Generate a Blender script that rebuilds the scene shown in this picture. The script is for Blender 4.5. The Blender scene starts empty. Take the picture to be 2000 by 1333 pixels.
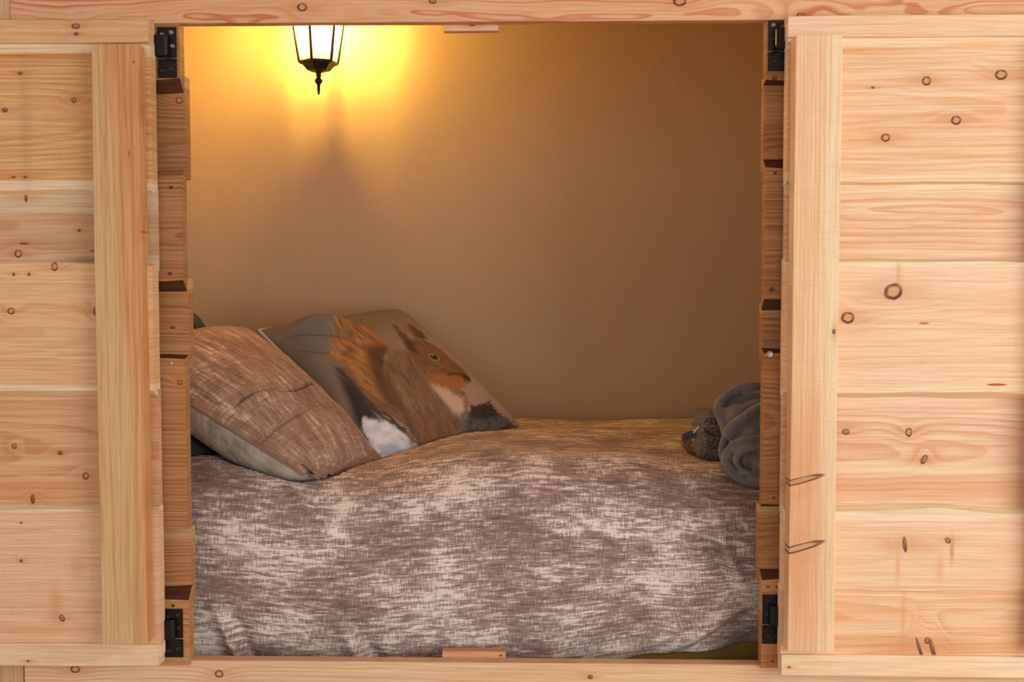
import bpy, bmesh, math, random
import numpy as np
from mathutils import Vector, Matrix, noise as mnoise

S = bpy.context.scene
C = S.collection
R = random.Random(7)

# ------------------------------------------------------------------ camera
ZC = 1.125                                     # height of the middle of the bed opening
CAM = Vector((0.1308, -2.1884, ZC + 0.1182))
PITCH, YAW, FPX = -0.0490, -0.0244, 2200.0
FW = Vector((math.sin(YAW)*math.cos(PITCH), math.cos(YAW)*math.cos(PITCH), math.sin(PITCH)))
RT = Vector((math.cos(YAW), -math.sin(YAW), 0.0))
UP = RT.cross(FW)
cd = bpy.data.cameras.new('camera'); cam = bpy.data.objects.new('camera', cd); C.objects.link(cam)
cd.sensor_width = 36.0; cd.lens = FPX*36.0/2000.0
M = Matrix((RT, UP, -FW)).transposed().to_4x4(); M.translation = CAM
cam.matrix_world = M
S.camera = cam

# ------------------------------------------------------------------ world, window light, exposure
w = bpy.data.worlds.new('world'); S.world = w; w.use_nodes = True
bg = w.node_tree.nodes['Background']
bg.inputs[0].default_value = (1.0, 0.985, 0.965, 1); bg.inputs[1].default_value = 1.20
al = bpy.data.lights.new('window_light', 'AREA'); al.shape = 'RECTANGLE'; al.size = 2.2; al.size_y = 1.9
al.energy = 58; al.color = (1.0, 0.95, 0.88)
alo = bpy.data.objects.new('window_light', al); C.objects.link(alo)
alo.location = (2.6, -2.6, 1.5)
alo.rotation_euler = (Vector((1.0, 0, 1.1)) - Vector(alo.location)).to_track_quat('-Z', 'Y').to_euler()
vs = S.view_settings
vs.view_transform = 'Standard'; vs.look = 'None'; vs.gamma = 1.0; vs.exposure = 0.0
vs.use_curve_mapping = False

# ------------------------------------------------------------------ helpers
def at(px, py, Y):
    """the point of the photograph's ray that lies at depth Y"""
    d = FW + RT*((px-1000.0)/FPX) + UP*((666.5-py)/FPX)
    return CAM + d*((Y-CAM.y)/d.y)

def lin(c, a=1.0):
    o = []
    for x in c:
        x = x/255.0
        o.append(x/12.92 if x <= 0.04045 else ((x+0.055)/1.055)**2.4)
    return (o[0], o[1], o[2], a)

def tag(o, label=None, cat=None, group=None, kind=None):
    if label: o['label'] = label
    if cat: o['category'] = cat
    if group: o['group'] = group
    if kind: o['kind'] = kind
    return o

def empty(name, loc=(0, 0, 0)):
    o = bpy.data.objects.new(name, None); C.objects.link(o); o.location = loc
    o.empty_display_size = 0.05
    return o

def mesh_obj(name, verts, faces, mat, parent=None, loc=(0, 0, 0), smooth=False, mats=None, midx=None):
    me = bpy.data.meshes.new(name)
    me.from_pydata([tuple(v) for v in verts], [], faces)
    for m in (mats or [mat]): me.materials.append(m)
    if midx is not None:
        for p, i in zip(me.polygons, midx): p.material_index = i
    bm = bmesh.new(); bm.from_mesh(me); bmesh.ops.recalc_face_normals(bm, faces=bm.faces); bm.to_mesh(me); bm.free()
    if smooth:
        for p in me.polygons: p.use_smooth = True
    o = bpy.data.objects.new(name, me); C.objects.link(o)
    o.location = loc
    if parent: o.parent = parent; o.location = Vector(loc) - parent.location if parent.type == 'EMPTY' else Vector(loc)
    return o

def bm_obj(name, bm, mat, parent=None, loc=(0, 0, 0), smooth=False):
    me = bpy.data.meshes.new(name); bmesh.ops.recalc_face_normals(bm, faces=bm.faces)
    bm.to_mesh(me); bm.free(); me.materials.append(mat)
    if smooth:
        for p in me.polygons: p.use_smooth = True
    o = bpy.data.objects.new(name, me); C.objects.link(o)
    o.location = loc
    if parent: o.parent = parent
    return o

def bm_box(bm, lo, hi, bev=0.0):
    r = bmesh.ops.create_cube(bm, size=1.0)
    vsx = r['verts']
    for v in vsx:
        v.co = Vector([(lo[i]+hi[i])/2 + v.co[i]*(hi[i]-lo[i]) for i in range(3)])
    if bev > 0:
        es = list({e for v in vsx for e in v.link_edges})
        bmesh.ops.bevel(bm, geom=es, offset=bev, segments=2, affect='EDGES', clamp_overlap=True)

def bm_lathe(bm, prof, n=20, cx=0, cy=0, phase=0.0):
    rings = []
    for r, z in prof:
        rings.append([bm.verts.new((cx+max(r, 1e-5)*math.cos(phase+2*math.pi*i/n), cy+max(r, 1e-5)*math.sin(phase+2*math.pi*i/n), z)) for i in range(n)])
    for a, b in zip(rings, rings[1:]):
        for i in range(n):
            bm.faces.new((a[i], a[(i+1) % n], b[(i+1) % n], b[i]))
    bm.faces.new(rings[0]); bm.faces.new(rings[-1])

def tube(bm, pts, rad, n=10, closed=False):
    pts = [Vector(p) for p in pts]; k = len(pts)
    rads = rad if isinstance(rad, (list, tuple)) else [rad]*k
    rings = []
    ref = None
    for i, p in enumerate(pts):
        t = (pts[(i+1) % k] if (closed or i < k-1) else p) - (pts[i-1] if (closed or i > 0) else p)
        t.normalize()
        if ref is None:
            ref = t.orthogonal().normalized()
        else:
            ref = (ref - t*ref.dot(t)).normalized()
        b = t.cross(ref)
        rings.append([bm.verts.new(p + (ref*math.cos(a)+b*math.sin(a))*rads[i]) for a in [2*math.pi*j/n for j in range(n)]])
    seq = list(zip(rings, rings[1:]))
    if closed: seq.append((rings[-1], rings[0]))
    for a, b in seq:
        for j in range(n):
            bm.faces.new((a[j], a[(j+1) % n], b[(j+1) % n], b[j]))
    if not closed:
        bm.faces.new(rings[0]); bm.faces.new(rings[-1])

def catmull(pts, m=6):
    P = [Vector(p) for p in pts]; o = []
    for i in range(len(P)-1):
        p0 = P[max(i-1, 0)]; p1 = P[i]; p2 = P[i+1]; p3 = P[min(i+2, len(P)-1)]
        for j in range(m):
            t = j/m
            o.append(0.5*((2*p1)+(p2-p0)*t+(2*p0-5*p1+4*p2-p3)*t*t+(3*p1-p0-3*p2+p3)*t*t*t))
    o.append(P[-1]); return o

# ------------------------------------------------------------------ node helper
class NT:
    def __init__(s, name):
        s.m = bpy.data.materials.new(name); s.m.use_nodes = True
        s.t = s.m.node_tree; s.b = s.t.nodes['Principled BSDF']
        s.out = s.t.nodes['Material Output']
    def n(s, typ): return s.t.nodes.new(typ)
    def set(s, sock, v):
        if isinstance(v, bpy.types.NodeSocket): s.t.links.new(v, sock)
        else: sock.default_value = v
    def math(s, op, a, b=0.0, c=None):
        x = s.n('ShaderNodeMath'); x.operation = op
        s.set(x.inputs[0], a); s.set(x.inputs[1], b)
        if c is not None: s.set(x.inputs[2], c)
        return x.outputs[0]
    def add(s, a, b): return s.math('ADD', a, b)
    def sub(s, a, b): return s.math('SUBTRACT', a, b)
    def mul(s, a, b): return s.math('MULTIPLY', a, b)
    def mx(s, a, b): return s.math('MAXIMUM', a, b)
    def xyz(s, x=0.0, y=0.0, z=0.0):
        k = s.n('ShaderNodeCombineXYZ')
        for i, v in enumerate((x, y, z)): s.set(k.inputs[i], v)
        return k.outputs[0]
    def sep(s, v):
        k = s.n('ShaderNodeSeparateXYZ'); s.set(k.inputs[0], v); return k.outputs
    def noise(s, vec, scale=1.0, detail=2.0, rough=0.5):
        k = s.n('ShaderNodeTexNoise'); s.set(k.inputs['Vector'], vec)
        k.inputs['Scale'].default_value = scale; k.inputs['Detail'].default_value = detail
        k.inputs['Roughness'].default_value = rough
        return k.outputs['Fac']
    def step(s, v, a, b, lo=0.0, hi=1.0):
        if not isinstance(a, bpy.types.NodeSocket) and a > b: a, b, lo, hi = b, a, hi, lo
        k = s.n('ShaderNodeMapRange'); k.interpolation_type = 'SMOOTHSTEP'
        s.set(k.inputs[0], v); s.set(k.inputs[1], a); s.set(k.inputs[2], b)
        k.inputs[3].default_value = lo; k.inputs[4].default_value = hi
        return k.outputs[0]
    def mix(s, f, a, b, mode='MIX'):
        k = s.n('ShaderNodeMix'); k.data_type = 'RGBA'; k.blend_type = mode
        s.set(k.inputs[0], f); s.set(k.inputs[6], a); s.set(k.inputs[7], b)
        return k.outputs[2]
    def ramp(s, v, stops):
        k = s.n('ShaderNodeValToRGB'); s.set(k.inputs[0], v)
        e = k.color_ramp.elements
        while len(e) < len(stops): e.new(0.5)
        for q, (p, c) in zip(e, stops): q.position = p; q.color = c
        return k.outputs[0]
    def bump(s, h, strength, dist, prev=None):
        k = s.n('ShaderNodeBump'); k.inputs['Strength'].default_value = strength
        k.inputs['Distance'].default_value = dist; s.set(k.inputs['Height'], h)
        if prev is not None: s.set(k.inputs['Normal'], prev)
        return k.outputs[0]
    def obj(s): return s.n('ShaderNodeTexCoord').outputs['Object']
    def uv(s): return s.n('ShaderNodeTexCoord').outputs['UV']

def plain(name, col, rough=0.6, metal=0.0, noise_amt=0.12, nscale=60.0, bump=0.1):
    k = NT(name); p = k.obj()
    n = k.noise(p, nscale, 3.0)
    c = k.mix(k.mul(n, noise_amt*2), lin(col), lin([x*0.6 for x in col]))
    k.set(k.b.inputs['Base Color'], c)
    k.b.inputs['Roughness'].default_value = rough; k.b.inputs['Metallic'].default_value = metal
    if bump: k.set(k.b.inputs['Normal'], k.bump(n, bump, 0.002))
    return k.m

# knot node group ----------------------------------------------------
def make_knot_group():
    g = bpy.data.node_groups.new('knot', 'ShaderNodeTree')
    I = g.interface
    for nm in ('u', 'v', 'u0', 'v0', 'rx', 'ry', 'ca', 'sa', 'bump', 'ring', 'inner', 'halo'):
        I.new_socket(nm, in_out='INPUT', socket_type='NodeSocketFloat')
    for nm in ('bump', 'ring', 'inner', 'halo'):
        I.new_socket(nm, in_out='OUTPUT', socket_type='NodeSocketFloat')
    gi = g.nodes.new('NodeGroupInput'); go = g.nodes.new('NodeGroupOutput')
    class G(NT):
        def __init__(s): s.t = g
    k = G(); i = {x.name: x for x in gi.outputs}
    du = k.sub(i['u'], i['u0']); dv = k.sub(i['v'], i['v0'])
    a = k.add(k.mul(du, i['ca']), k.mul(dv, i['sa']))
    b = k.sub(k.mul(dv, i['ca']), k.mul(du, i['sa']))
    ax = k.math('DIVIDE', a, i['rx']); by = k.math('DIVIDE', b, i['ry'])
    wob = k.noise(k.xyz(ax, by, i['u0']), 1.3, 2.0)
    d = k.add(k.math('SQRT', k.add(k.mul(ax, ax), k.mul(by, by))), k.mul(k.sub(wob, 0.5), 0.42))
    thick = k.noise(k.xyz(k.mul(ax, .5), k.mul(by, .5), i['v0']), 1.0, 1.0)          # one side of the bark ring is heavier
    tiny = k.step(k.math('MINIMUM', i['rx'], i['ry']), 0.0035, 0.0065, 0.85, 0.0)      # pin knots are solid dots
    ring = k.mul(k.mx(k.step(d, 0.54, 0.82), tiny), k.step(d, 0.98, 1.22, 1.0, 0.0))
    ring = k.mul(ring, k.step(thick, 0.25, 0.6, 0.55, 1.0))
    inner = k.step(d, 0.95, 1.1, 1.0, 0.0)
    # halo stretched along the grain
    gu = k.math('DIVIDE', du, k.mul(k.mx(i['rx'], i['ry']), 4.6)); gv = k.math('DIVIDE', dv, k.mul(k.mx(i['rx'], i['ry']), 1.35))
    e = k.add(k.mul(gu, gu), k.mul(gv, gv))
    halo = k.math('EXPONENT', k.mul(e, -1.0))
    hu = k.math('DIVIDE', du, k.mul(i['rx'], 4.5)); hv = k.math('DIVIDE', dv, k.mul(i['ry'], 2.6))
    bp = k.mul(k.math('EXPONENT', k.mul(k.add(k.mul(hu, hu), k.mul(hv, hv)), -1.0)), k.mul(i['ry'], 1.6))
    o = {x.name: x for x in go.inputs}
    g.links.new(k.add(i['bump'], bp), o['bump'])
    g.links.new(k.mx(i['ring'], ring), o['ring'])
    g.links.new(k.mx(i['inner'], inner), o['inner'])
    g.links.new(k.mx(i['halo'], halo), o['halo'])
    return g
KNOT = make_knot_group()

def wood(name, axis='X', early=(238, 202, 158), late=(216, 156, 104), sap=(240, 220, 182), sapT=0.0, sapB=0.0,
         half=0.1, knots=(), freq=150.0, pv=0.0, pw=0.09, tilt=0.05, contrast=0.75, seed=0.0, blotch=0.5, saw=0.3, streaks=(), warp=0.55, sapslope=0.0, grain=1.0):
    """solid larch: growth rings cut lengthwise, pale sapwood along the edges, knots that bend the grain"""
    k = NT(name); o = k.sep(k.obj())
    if axis == 'X': u, v, ww = o[0], o[2], o[1]
    else: u, v, ww = o[2], o[0], o[1]
    bump, ring, inner, halo = 0.0, 0.0, 0.0, 0.0
    for kn in knots:
        u0, v0, rx, ry = kn[:4]; an = kn[4] if len(kn) > 4 else 0.0
        g = k.n('ShaderNodeGroup'); g.node_tree = KNOT
        for nm, val in (('u', u), ('v', v), ('u0', u0), ('v0', v0), ('rx', rx), ('ry', ry), ('ca', math.cos(an)), ('sa', math.sin(an)),
                        ('bump', bump), ('ring', ring), ('inner', inner), ('halo', halo)):
            k.set(g.inputs[nm], val)
        bump, ring, inner, halo = [g.outputs[x] for x in ('bump', 'ring', 'inner', 'halo')]
    n1 = k.noise(k.xyz(k.mul(u, 1.6), k.mul(v, 5.0), seed), 1.0, 2.0)
    n2 = k.noise(k.xyz(k.mul(u, 2.6), k.mul(v, 7.0), seed+9.3), 1.0, 3.0)
    dv = k.add(k.sub(v, pv), k.mul(k.sub(n1, 0.5), 0.06*warp))
    dw = k.add(k.add(k.mul(u, tilt), pw), k.add(k.mul(k.sub(n2, 0.5), 0.05*warp), ww))
    r = k.add(k.math('SQRT', k.add(k.mul(dv, dv), k.mul(dw, dw))), bump)
    n3 = k.noise(k.xyz(k.mul(u, 9.0), k.mul(v, 60.0), seed+3.1), 1.0, 2.0)
    ph = k.math('FRACT', k.add(k.mul(r, freq), k.mul(n3, 0.35)))
    lm = k.mul(k.step(ph, 0.25, 0.88), k.step(ph, 0.90, 1.0, 1.0, 0.0))
    yr = k.noise(k.xyz(k.mul(r, freq*0.35), seed, k.mul(u, 0.6)), 1.0, 1.0)           # some years print darker
    lm = k.mul(lm, k.mul(k.step(yr, 0.28, 0.66), contrast))
    fib = k.noise(k.xyz(k.mul(u, 14.0), k.mul(v, 650.0), seed+1.7), 1.0, 3.0)
    fl = k.noise(k.xyz(k.mul(u, 3.0), k.mul(k.add(v, k.mul(k.sub(n2, .5), .03*warp)), 190.0), seed+21.7), 1.0, 2.0, 0.6)      # close straight grain
    bl = k.noise(k.xyz(k.mul(u, 2.2), k.mul(v, 13.0), seed+5.5), 1.0, 3.0)
    col = k.mix(k.mul(k.step(bl, 0.3, 0.72), blotch), lin(early), lin([early[i]*0.55+late[i]*0.45 for i in range(3)]))
    col = k.mix(lm, col, lin(late))
    if sapT > 0 or sapB > 0:
        wv = k.add(k.add(v, k.mul(u, sapslope)), k.mul(k.sub(n1, 0.5), 0.035))
        sm = 0.0
        if sapT > 0: sm = k.step(wv, half-sapT*1.15, half-sapT*0.85)
        if sapB > 0: sm = k.mx(sm, k.step(wv, -half+sapB*0.85, -half+sapB*1.15, 1.0, 0.0))
        col = k.mix(k.mul(sm, 0.85), col, lin(sap))
    col = k.mix(k.mul(k.step(fl, 0.44, 0.70), 0.52*grain), col, lin([late[i]*.8+early[i]*.2 for i in range(3)]))
    col = k.mix(k.mul(k.step(fl, 0.52, 0.28), 0.45*grain), col, lin([min(255, early[0]*1.03), min(255, early[1]*1.08), min(255, early[2]*1.14)]))
    col = k.mix(k.mul(k.step(fib, 0.42, 0.75), 0.30), col, lin([c*0.80 for c in late]))
    for (u0, v0, lu, lv, sc, am) in streaks:                                              # stains and resin pockets
        a = k.math('DIVIDE', k.sub(u, u0), lu); b = k.math('DIVIDE', k.sub(v, v0), lv)
        e = k.math('EXPONENT', k.mul(k.add(k.mul(a, a), k.mul(b, b)), -1.0))
        col = k.mix(k.mul(k.step(k.add(e, k.mul(k.sub(n3, 0.5), 0.3)), 0.35, 0.7), am) if am >= 1 else k.mul(k.mul(e, k.step(fib, .2, .8, .6, 1.2)), am), col, lin(sc))
    if knots:
        col = k.mix(k.mul(halo, 0.5), col, lin((208, 132, 78)))
        col = k.mix(k.mul(inner, 0.6), col, lin((206, 154, 110)))
        col = k.mix(k.mul(ring, 0.92), col, lin((74, 40, 26)))
    sw = k.noise(k.xyz(k.mul(u, 330.0), k.mul(v, 22.0), seed+2.0), 1.0, 2.0)
    col = k.mix(k.mul(k.step(sw, 0.5, 0.8), saw*0.11), col, lin([c*0.72 for c in late]))
    k.set(k.b.inputs['Base Color'], col)
    k.b.inputs['Roughness'].default_value = 0.68; k.b.inputs['Specular IOR Level'].default_value = 0.25
    nb = k.bump(lm, 0.10, 0.0015)
    nb = k.bump(fib, 0.22, 0.0012, nb)
    nb = k.bump(sw, 0.25*saw+0.03, 0.0015, nb)
    k.set(k.b.inputs['Normal'], nb)
    return k.m

def linen(name, dark=(106, 86, 82), mid=(168, 148, 140), light=(236, 226, 219), seed=0.0, amount=0.11):
    """mottled slub print: pale ground, brown horizontal and vertical brush threads"""
    k = NT(name); o = k.sep(k.uv()); s, t = o[0], o[1]
    patch = k.noise(k.xyz(k.mul(s, 6.0), k.mul(t, 8.5), seed), 1.0, 3.0, 0.55)
    hm = k.noise(k.xyz(k.mul(s, 19.0), k.mul(t, 115.0), seed+2), 1.0, 3.0, 0.6)
    ht = k.noise(k.xyz(k.mul(s, 45.0), k.mul(t, 420.0), seed+4), 1.0, 2.0, 0.6)
    vt = k.noise(k.xyz(k.mul(s, 420.0), k.mul(t, 42.0), seed+6), 1.0, 2.0, 0.6)
    val = k.add(k.add(k.mul(k.sub(patch, 0.5), 0.8), k.mul(k.sub(hm, 0.5), 1.0)), k.add(k.mul(k.sub(ht, 0.5), 0.62), k.mul(k.sub(vt, 0.5), 0.62)))
    val = k.add(val, 0.5+amount)
    c = k.ramp(val, [(0.22, lin(dark)), (0.47, lin([dark[i]*0.45+mid[i]*0.55 for i in range(3)])), (0.62, lin(mid)), (0.80, lin(light))])
    k.set(k.b.inputs['Base Color'], c)
    k.b.inputs['Roughness'].default_value = 0.85; k.b.inputs['Specular IOR Level'].default_value = 0.15
    k.b.inputs['Sheen Weight'].default_value = 0.1
    nb = k.bump(k.add(ht, vt), 0.2, 0.0008)
    cr = k.noise(k.xyz(k.mul(s, 16.0), k.mul(t, 16.0), seed+12), 1.0, 3.0)
    k.set(k.b.inputs['Normal'], k.bump(cr, 0.25, 0.006, nb))
    return k.m

# ------------------------------------------------------------------ the alcove shell
def wall_mat(name, col, weave=1.0):
    k = NT(name); p = k.obj(); o = k.sep(p)
    a = k.noise(p, 3.0, 3.0)
    b = k.noise(k.xyz(k.mul(o[0], 420.0), k.mul(o[1], 420.0), k.mul(o[2], 60.0)), 1.0, 2.0)
    c_ = k.noise(k.xyz(k.mul(o[0], 60.0), k.mul(o[1], 60.0), k.mul(o[2], 420.0)), 1.0, 2.0)
    c = k.mix(k.mul(a, 0.25), lin(col), lin([x*0.9 for x in col]))
    c = k.mix(k.mul(k.add(b, c_), 0.12*weave), c, lin([x*0.72 for x in col]))
    k.set(k.b.inputs['Base Color'], c); k.b.inputs['Roughness'].default_value = 0.8
    k.b.inputs['Specular IOR Level'].default_value = 0.2
    k.set(k.b.inputs['Normal'], k.bump(k.add(b, c_), 0.25*weave, 0.0015))
    return k.m
M_WALL = wall_mat('beige_wall', (192, 171, 143))
M_CEIL = wall_mat('alcove_ceiling', (196, 176, 152), 0.4)
M_FLOOR = wood('floor_boards', 'X', (190, 150, 110), (150, 105, 70), half=2, freq=90, seed=31)

M_SHADE_ROOF = wall_mat('shade_ceiling', (158, 124, 92), 0.4)  # brown tone chosen to cut the light coming from above
XL, XR, YB, ZB, ZT = -0.90, 1.14, 1.0, 0.30, 2.34
def slab(name, lo, hi, mat, label, cat='wall'):
    bm = bmesh.new(); cx = Vector([(a+b)/2 for a, b in zip(lo, hi)])
    bm_box(bm, Vector(lo)-cx, Vector(hi)-cx)
    o = bm_obj(name, bm, mat, loc=cx); return tag(o, label, cat, kind='structure')
slab('wall_back', (XL-0.05, YB, 0.0), (XR+0.05, YB+0.05, ZT+0.05), M_WALL, 'beige woven-textured back wall of the bed alcove')
slab('wall_left', (XL-0.05, 0.06, 0.0), (XL, YB, ZT+0.05), M_WALL, 'beige left end wall inside the bed alcove')
slab('wall_right', (XR, 0.06, 0.0), (XR+0.05, YB, ZT+0.05), M_WALL, 'beige right end wall inside the bed alcove')
slab('ceiling', (XL, 0.06, ZT), (XR, YB, ZT+0.05), M_CEIL, 'pale ceiling inside the bed alcove', 'ceiling')
slab('floor', (-4, -5, -0.06), (4, 1.05, 0.0), M_FLOOR, 'wooden room floor in front of the bed alcove', 'floor')

slab('ceiling', (-4, -4.2, 2.5), (4, 0.02, 2.56), M_SHADE_ROOF, 'unseen timber-brown room ceiling, added to keep daylight off the duvet top', 'ceiling')  # added out of view to block daylight from above the bed
# ------------------------------------------------------------------ boards
def board(name, x0, x1, z0, z1, Y0, Y1, mat, parent, wav=0.0, wl=0.35, bevT=0.0, bevB=0.0, bd=0.02, n=16, seed=0.0, edge=None, edgeB=None, vertical=False, slope=(0, 0), bow=None):
    """a plank along X: Y0 is its front face, Y1 its back; wav = waviness of its two long edges;
    bevT/bevB = width of the wane (chamfer) along the top/bottom of the front, bd = its depth"""
    cx, cz, cy = (x0+x1)/2, (z0+z1)/2, (Y0+Y1)/2
    V = []; F = []; mi = []
    for i in range(n+1):
        x = x0 + (x1-x0)*i/n
        def wob(s): return wav*(mnoise.noise(Vector((x/wl, seed+s, 0.3)))*1.2 + 0.5*mnoise.noise(Vector((x/wl*3.1, seed+s+4, 1.3))))
        zt = z1 + wob(0) + slope[0]*(x-cx); zb = z0 + wob(7.7) + slope[1]*(x-cx)
        if bow: zt += bow[0](x); zb += bow[1](x)
        bt = bevT*(1+0.5*mnoise.noise(Vector((x/wl*1.7, seed+2, 5))) if wav else 1); bb = bevB*(1+0.5*mnoise.noise(Vector((x/wl*1.7, seed+3, 5))) if wav else 1)
        ch = 0.0012
        pr = [(Y1, zb), (Y0+(bd if bevB else ch), zb), (Y0, zb+max(bb, ch)), (Y0, zt-max(bt, ch)), (Y0+(bd if bevT else ch), zt), (Y1, zt)]
        for y, z in pr: V.append((x-cx, y-cy, z-cz))
    for i in range(n):
        for j in range(6):
            a = i*6+j; b = i*6+(j+1) % 6
            F.append((a, b, b+6, a+6))
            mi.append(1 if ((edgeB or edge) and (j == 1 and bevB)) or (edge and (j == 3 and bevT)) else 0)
    F.append(tuple(range(6))); F.append(tuple(range(n*6, n*6+6))); mi += [0, 0]
    if vertical:
        V = [(v[2], v[1], v[0]) for v in V]
        loc = Vector((cz, cy, cx))
    else: loc = Vector((cx, cy, cz))
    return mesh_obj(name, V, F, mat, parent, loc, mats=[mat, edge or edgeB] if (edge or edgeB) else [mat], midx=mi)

def kpx(lst, ctr, Y, vertical=False):
    """knots given where they are seen -> (u, v, rx, ry, angle) on the board"""
    o = []
    for q in lst:
        p = at(q[0], q[1], Y); sc = (Y-CAM.y)/FPX
        an = q[4] if len(q) > 4 else 0.0
        if vertical: o.append((p.z-ctr[2], p.x-ctr[0], q[3]*sc, q[2]*sc, an))
        else: o.append((p.x-ctr[0], p.z-ctr[2], q[2]*sc, q[3]*sc, an))
    return o
def zpx(px, py, Y): return at(px, py, Y).z
def xpx(px, py, Y): return at(px, py, Y).x

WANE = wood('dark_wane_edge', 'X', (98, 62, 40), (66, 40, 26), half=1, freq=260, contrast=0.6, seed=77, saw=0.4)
WANE_PALE = wood('pale_wane_edge', 'X', (240, 220, 178), (226, 192, 144), half=1, freq=220, contrast=0.4, seed=78, saw=0.1)

# front wall of the bed box: two layers of horizontal waney boards beside the opening
wf = tag(empty('wall_front', (0, 0.03, 0.5)), 'timber front wall around the bed opening, wavy boards in two layers', 'wall', kind='structure')
NEAR, FAR, TH = 0.0, 0.025, 0.030
OX = 0.565
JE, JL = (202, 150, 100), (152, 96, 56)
def jamb(side, rows):
    for i, (ya, yb, layer, bt, bb, tone, kn) in enumerate(rows):
        Y0 = NEAR if layer == 'n' else FAR
        rx = 330 if side < 0 else 1515
        z1, z0 = zpx(rx, ya, Y0), zpx(rx, yb, Y0)
        xa, xb = (-1.32, -OX) if side < 0 else (OX, 1.36)
        ctr = ((xa+xb)/2, Y0+TH/2, (z0+z1)/2)
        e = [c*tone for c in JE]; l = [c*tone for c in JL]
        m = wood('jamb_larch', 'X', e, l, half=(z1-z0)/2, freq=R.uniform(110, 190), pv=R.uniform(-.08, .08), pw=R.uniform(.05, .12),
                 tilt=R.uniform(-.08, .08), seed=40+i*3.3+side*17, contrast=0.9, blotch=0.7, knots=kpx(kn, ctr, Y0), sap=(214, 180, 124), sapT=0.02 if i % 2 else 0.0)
        jx = ((i*29) % 11 - 5)*.0003
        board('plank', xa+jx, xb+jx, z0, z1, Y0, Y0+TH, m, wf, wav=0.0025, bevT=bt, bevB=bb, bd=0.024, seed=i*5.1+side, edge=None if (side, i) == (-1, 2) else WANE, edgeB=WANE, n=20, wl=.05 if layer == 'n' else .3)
jamb(-1, [(30, 178, 'n', 0, .022, 0.95, []), (150, 350, 'f', 0, 0, 0.92, [(350, 196, 7, 6)]), (325, 570, 'n', .018, .024, 0.93, []),
          (545, 712, 'f', 0, 0, 0.97, [(336, 640, 5, 3)]), (693, 1036, 'n', .006, .003, 0.98, [(351, 747, 5, 5)]),
          (1030, 1180, 'f', 0, 0, 1.0, []), (1150, 1300, 'n', .022, 0, 1.04, [])])
jamb(1, [(24, 162, 'n', 0, .006, 0.94, [(1515, 152, 5, 4)]), (150, 335, 'f', 0, 0, 0.98, [(1545, 198, 6, 6)]), (308, 607, 'n', .020, .022, 0.97, []),
         (590, 700, 'f', 0, 0, 1.0, []), (682, 994, 'n', .008, .009, 0.97, [(1511, 973, 3, 3), (1522, 966, 2, 2)]),
         (985, 1135, 'f', 0, 0, 1.0, []), (1118, 1306, 'n', .014, 0, 1.04, [(1508, 1292, 3, 3), (1516, 1147, 2, 2)])])
M_SCREW = plain('screw_zinc', (190, 190, 188), 0.3, 0.9, 0.05, 300, 0)
M_NAIL = plain('nail_steel', (96, 88, 80), 0.45, 0.8, 0.05, 300, 0)
def nail(px, py, Y, r, mat):
    p = at(px, py, Y-0.0012); bm = bmesh.new()
    bm_lathe(bm, [(r*0.35, -0.0006), (r*0.45, 0.0006), (r, 0.0011), (r, 0.0), (r*0.9, -0.004)][::-1], 10)
    for v in bm.verts: v.co = Vector((v.co.x, -v.co.z, v.co.y))
    bm_obj('nail', bm, mat, wf, p - wf.location)
for (px, py, Y, r, m) in [(334, 366, 0, .0035, M_NAIL), (332, 535, 0, .0035, M_NAIL), (337, 709, 0, .004, M_SCREW), (338, 1172+12, 0, .003, M_NAIL),
                          (1514, 338, 0, .003, M_NAIL), (1508, 566, 0, .0045, M_NAIL), (1503, 692, 0, .006, M_SCREW), (1500, 1147, 0, .002, M_NAIL)]:
    nail(px, py, Y, r, m)

# the wall above and below the opening
ztr = zpx(900, 42.5, -0.005); zbr = zpx(900, 1295, 0.010)
xs = (xpx(20, 20, -0.005), xpx(48, 1315, 0.010))
ctr = ((xs[0]+1.36)/2, 0, ztr+0.085)
m = wood('top_rail_larch', 'X', (236, 192, 150), (206, 126, 80), half=0.085, freq=105, pv=-0.07, pw=0.028, tilt=0.006, contrast=1.25, seed=3.7, blotch=0.55, warp=2.6, grain=0.25,
         knots=kpx([(590, 14, 9, 7), (1328, 3, 12, 8), (1565, 30, 8, 5), (845, 2, 7, 5)], (ctr[0], 0, ztr+0.085), -0.005), saw=0.1)
t1 = board('trim_1', xs[0], 1.36, ztr, ztr+0.17, -0.005, 0.022, m, None, n=4)
tag(t1, 'broad larch rail across the top of the bed opening', 'rail', kind='structure')
ctr = ((xs[1]+1.36)/2, 0, zbr-0.07)
m = wood('bottom_rail_larch', 'X', (238, 206, 166), (216, 164, 118), half=0.07, freq=120, pv=-0.05, pw=0.05, tilt=0.02, contrast=0.7, seed=8.2,
         knots=kpx([(147, 1308, 9, 7), (428, 1317, 8, 7), (1153, 1323, 5, 4)], ctr, 0.010), saw=0.1)
t2 = board('trim_2', xs[1], 1.36, zbr-0.14, zbr, 0.010, 0.040, m, None, n=4)
tag(t2, 'pale larch rail along the bottom of the bed opening', 'rail', kind='structure')
m = wood('post_larch', 'Z', (226, 190, 146), (200, 150, 104), half=0.08, freq=170, seed=14.0, contrast=0.5)
t3 = board('trim_3', ztr-0.02, ztr+0.17, xs[0]-0.16, xs[0]-0.0015, -0.004, 0.022, m, None, n=3, vertical=True)
tag(t3, 'upright board end butting the top rail, far left', 'post', kind='structure')
m = wood('post_larch', 'Z', (214, 180, 138), (190, 140, 96), half=0.08, freq=170, seed=15.0, contrast=0.5)
t4 = board('trim_4', zbr-0.14, zbr+0.02, xs[1]-0.16, xs[1]-0.0035, 0.011, 0.040, m, None, n=3, vertical=True)
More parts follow.
